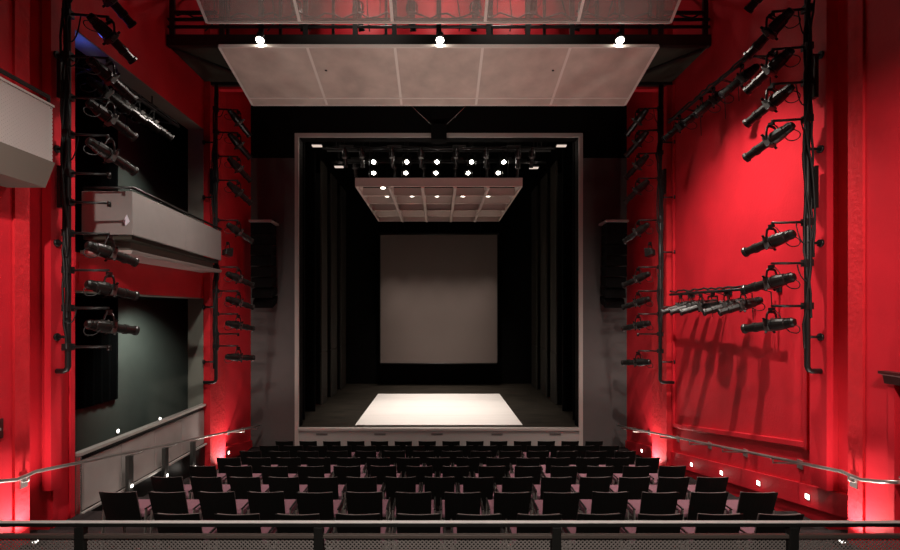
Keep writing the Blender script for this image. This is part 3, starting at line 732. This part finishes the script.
# ================================================================== FOREGROUND RAILING
RD = 2.5
t = thing('balcony_railing', 'steel balcony railing with perforated panels across the foreground', 'railing', (0, RD, Z(-2.17)))
r0 = Z(-1.113) - Z(-2.17)
MB().box(-4.88, 4.88, -.014, .014, r0 - .026, r0 - .0051).build('top_rail', 'blackm', t, .003)
MB().box(-4.88, 4.88, -.016, .012, r0 - .005, r0).build('rail_top_highlight', mat('painted_rail_highlight', (.60, .58, .56), .5), t, .002)  # lit rail top painted as a pale strip over the dark bar
MB().box(-4.88, 4.88, -.012, .012, r0 - .088, r0 - .068).build('mid_rail', mat('dark_bronze', (.10, .08, .07), .45, .3), t, .003)
posts = [(px - CX) * RD / F for px in (-156, 81, 319, 556, 792, 1030)]
for i, x in enumerate(posts):
    MB().box(x - .024, x + .024, -.02, .02, .001, r0 - .0261).build('post', 'blackm', t, .003)
xs = [-4.86] + posts + [4.86]
for a, b in zip(xs, xs[1:]):
    MB().box(a + .03, b - .03, .004, .007, .08, r0 - .0885).build('perforated_panel', 'perf_x', t)
MB().box(-4.86, 4.86, -.012, .012, .05, .078).build('bottom_rail', 'blackm', t)

# ================================================================== LINE ARRAYS AND CENTRE CLUSTER
for sx, sn in ((-1, 'left'), (1, 'right')):
    t = thing('line_array', f'curved black loudspeaker array hanging on the {sn} of the stage opening', 'loudspeaker', (sx * 4.70, 12.55, Z(2.4)), 0, 'loudspeaker arrays')
    MB().box(-.30, .30, -.20, .40, -.03, .03).build('fly_frame', 'steel_light', t, .006)
    MB().bar((0, .38, 0), (0, .449, 0), .2, .1).box(-.2, .2, .435, .449, -.15, .15).build('wall_bracket', 'blackm', t)
    y, z, a = .05, -.04, 0
    for k in range(8):
        a += .018 * k; h = .285
        c, s_ = math.cos(a), math.sin(a)
        def q(u, v): return (y + u * c + v * s_ * -1 * -1, z + v * c - u * s_ * -1 * 0 - u * s_)
        p = [(-.20, 0), (.20, -.02), (.20, -h + .03), (-.20, -h + .012)]
        pts = [(y + u * c - v * s_ * -.6, z + v * c + u * s_ * .6) for u, v in p]
        cab = MB().prism(pts, 'x', -.27, .27).build('speaker_cabinet', 'speaker', t, .006)
        y += h * s_ * -.6 * -1 * -1 if False else -h * s_ * .6 * -1; z -= h * c
t = thing('hanging_loudspeaker', 'black loudspeaker cluster at the top centre of the stage opening', 'loudspeaker', (0, 12.72, Z(4.60)))
MB().box(-.21, .21, -.20, .18, 0, .42).build('cabinet', 'curtain', t, .01)
MB().box(-.19, .19, -.206, -.2005, .02, .40).build('grille', 'curtain', t)
for sx in (-1, 1): MB().tube([(sx * .15, 0, .42), (sx * .75, -.1, .95), (sx * .75, -.1, TOP - Z(4.60))], .008, 6).build('hanging_wire', 'chrome', t)

# ================================================================== STAGE RIGGING
def bar_thing(k, d, z, lab, hw=3.4):
    t = thing('fly_bar', lab, 'fly bar', (0, d, z), 0, 'fly bars over the stage')
    MB().tube([(-hw, 0, 0), (hw, 0, 0)], .025, 10).build('bar_pipe', 'pipe', t)
    for x in (.4 - hw, -1, 1, hw - .4): MB().tube([(x, 0, .02), (x, 0, Z(6.59) - z)], .008, 6).build('lift_line', 'cable', t)
    pts = [((hw - .1) * (i / 20 - 1), random.uniform(-.02, .02), .04 + random.uniform(-.005, .03)) for i in range(41)]
    MB().tube(pts, .012, 6).build('cable', 'cable', t)
    for x in (-2.7, -1.3, .6, 2.2): MB().box(x - .2, x + .2, -.03, .03, .03, .10).build('socket_box', 'gel', t)
def fresnel_proto():
    r = thing('fresnel_lamp', 'prototype', 'stage light')
    b = MB().lathe([(-.16, .06), (-.14, .09), (0, .105), (.10, .11), (.12, .118)], 14).build('housing', 'body', r)
    MB().lathe([(.1201, .062), (.13, .05)], 14).build('lens', 'hot', b)
    for q in (-1, 1): MB().bar((q * .125, .12, .0), (q * .125, .26, .03), .005, .16).build('barn_door', 'gel', b)
    mb = MB(); pts = [(-.13, 0, 0), (-.13, 0, .17), (.13, 0, .17), (.13, 0, 0)]
    for a, c in zip(pts, pts[1:]): mb.bar(a, c, .03, .008, (0, 1, 0))
    mb.build('yoke', 'yoke', r)
    MB().box(-.02, .02, -.03, .03, .17, .24).build('clamp', 'yoke', r)
    return r
FR = fresnel_proto(); fr_used = []
def fresnel(p, label, grp):
    r = FR if not fr_used else copy_tree(FR); fr_used.append(1)
    r.location = p; r.rotation_euler = (0, 0, math.pi)
    for ch in r.children:
        if ch.name.startswith('housing'): ch.rotation_euler = (math.radians(-48), 0, 0)
    tag(r, label, 'stage light', grp)
R1 = (374, 407, 437, 471.5, 503.5); R2 = (374, 406, 436, 468, 498)
for ri, (R, y, d, nm) in enumerate(((R1, 161, 14.3, 'upper'), (R2, 172, 14.9, 'lower'))):
    z = Z((HY - y) * d / F); bar_thing(ri, d, z + .30, f'black fly bar over the stage carrying the {nm} row of lit lamps')
    for i, px in enumerate(R):
        fresnel(((px - CX) * d / F, d, z + .033), f'lit stage lamp in the {nm} row under the fly loft, {ORD[i]} from the left', 'lit lamps over the stage')
bar_thing(2, 13.75, Z(4.78), 'unlit black fly bar just behind the top of the stage opening')
for i, px in enumerate((345, 362, 392, 421, 456, 486, 518, 532)):
    x = (px - CX) * 13.75 / F
    profile_light((x, 13.75, Z(4.78) - .229), (x, 17.5, Z(-3)), f'unlit dark spotlight behind the top of the stage opening, {ORD[i]} from the left', 'unlit spotlights over the stage', .8)
bar_thing(3, 15.5, Z(5.0), 'unlit black fly bar deeper over the stage, above the lit lamps', 2.9)
for i, x in enumerate((-2.75, -1.45, -.5, .55, 1.6, 2.6)):
    profile_light((x, 15.5, Z(5.0) - .229), (x, 18.5, Z(-3)), f'unlit dark spotlight deep over the stage, {ORD[i]} from the left', 'unlit spotlights deep over the stage', .8)
for (px, py, d, lab) in ((317, 146, 14.0, 'glowing work light at the upper left of the stage, outer one'), (339, 167, 15.5, 'glowing work light at the upper left of the stage, inner one'),
                         (561.5, 146, 14.0, 'glowing work light at the upper right of the stage, outer one'), (534, 168, 15.5, 'glowing work light at the upper right of the stage, inner one')):
    x = (px - CX) * d / F; z = Z((HY - py) * d / F)
    t = thing('hanging_work_light', lab, 'work light', (x, d, z), 0, 'work lights over the stage')
    MB().box(-.15, .15, -.06, .08, .02, .06).build('housing', 'blackm', t, .006)
    MB().hexa([(-.14, -.055, -.012), (.14, -.055, -.012), (.14, .07, -.012), (-.14, .07, -.012), (-.14, -.055, .0199), (.14, -.055, .0199), (.14, .07, .0199), (-.14, .07, .0199)]).build('diffuser', 'work', t)
    point('work_glow', (x, d, z - .05), 5, (1, .82, .7), .08)
    MB().tube([(0, 0, .06), (0, 0, Z(6.59) - z)], .012, 6).build('drop_rod', 'pipe', t)

# ================================================================== LIGHT
WARM = (1, .88, .79)
for sx, e1, e2 in ((-1, 750, 700), (1, 1600, 760)):
    # house lights above the frame: one over each aisle, one nearer the balcony
    spot('house_light', (sx * 3.1, 7.0, Z(4.75)), (sx * 4.75, 8.4, Z(-2.4)), e1, WARM, 90, 1, .04)
    spot('house_light', (sx * 3.0, 1.9, Z(2.6)), (sx * 5.2, 6.7, Z(-1.5)), e2, WARM, 86, 1, .05)
    # floor uplights
    spot('uplight_lamp', (sx * 4.66, 5.44, aisle(5.5) + .13), (sx * 4.95, 5.7, Z(1.5)), 130, WARM, 125, 1, .05)
    spot('uplight_lamp', (sx * 4.86, 10.95, aisle(10.95) + .13), (sx * 5.12, 11.2, Z(1.5)), 190, WARM, 130, 1, .05)
    # light on the seats
    for y in (5.2, 8.6):
        spot('unseen_hall_spot', (sx * 1.6, y, Z(7.6)), (sx * 1.6, y + .4, 0), 420, WARM, 66, .8, .12)
spot('unseen_hall_spot', (1.2, 2.6, Z(5.2)), (-4.4, 4.4, Z(1.9)), 300, WARM, 34, 1, .1)  # extra unseen spot added to brighten the upper gallery front
# unseen lights added to brighten the railing and the overhead reflectors
spot('railing_fill', (0, -.8, Z(2.2)), (0, 2.4, Z(-1.6)), 760, WARM, 78, .9, .2)
for x in (-1.6, 1.6):
    spot('reflector_fill', (x, 2.9, Z(-1.6)), (x * .9, 9.4, Z(4.8)), 540, WARM, 44, .7, .15)
for px in (260, 440, 620):
    spot('catwalk_downlight', ((px - CX) * 8.72 / F, 8.69, Z(5.0)), ((px - CX) * 8.72 / F, 9.4, 0), 160, WARM, 110, .8, .06)
for x in (-1.7, 0, 1.7): point('catwalk_fill', (x, 10.1, Z(7.0)), 22, WARM)  # unseen lights added to brighten the red wall behind the catwalk
point('blue_glow', (-5.3, 6.95, Z(3.84)), 1.6, (.1, .15, 1), .03)
spot('alcove_lamp', (-5.9, 10.4, Z(.2)), (-7.2, 11.1, Z(-1.6)), 110, (.88, 1, .95), 96, 1, .1)
spot('alcove_lamp', (-5.9, 10.4, Z(4.2)), (-7.2, 11.1, Z(1.4)), 70, (.88, 1, .95), 74, 1, .1)
for px, d, zz in lamps:
    x = (px - CX) * d / F
    if d < 16: spot('coffer_spot', (x, d, Z(zz) - .03), (x * .8, d + .45, SF), 310, (1, .90, .82), 62, .7, .06)
    else: spot('coffer_spot', (x, d, Z(zz) - .03), (x * .75, d + .4, SF), 300, (1, .89, .81), 74, 1, .06)  # light from the added hidden rear row
for x in (-2, -1, 0, 1, 2):
    spot('screen_fill', (x, 18.65, Z(3.7)), (x, 20.05, SF + .3), 380, (1, .86, .78), 50, 1, .06)  # unseen lights added to brighten the lower part of the screen
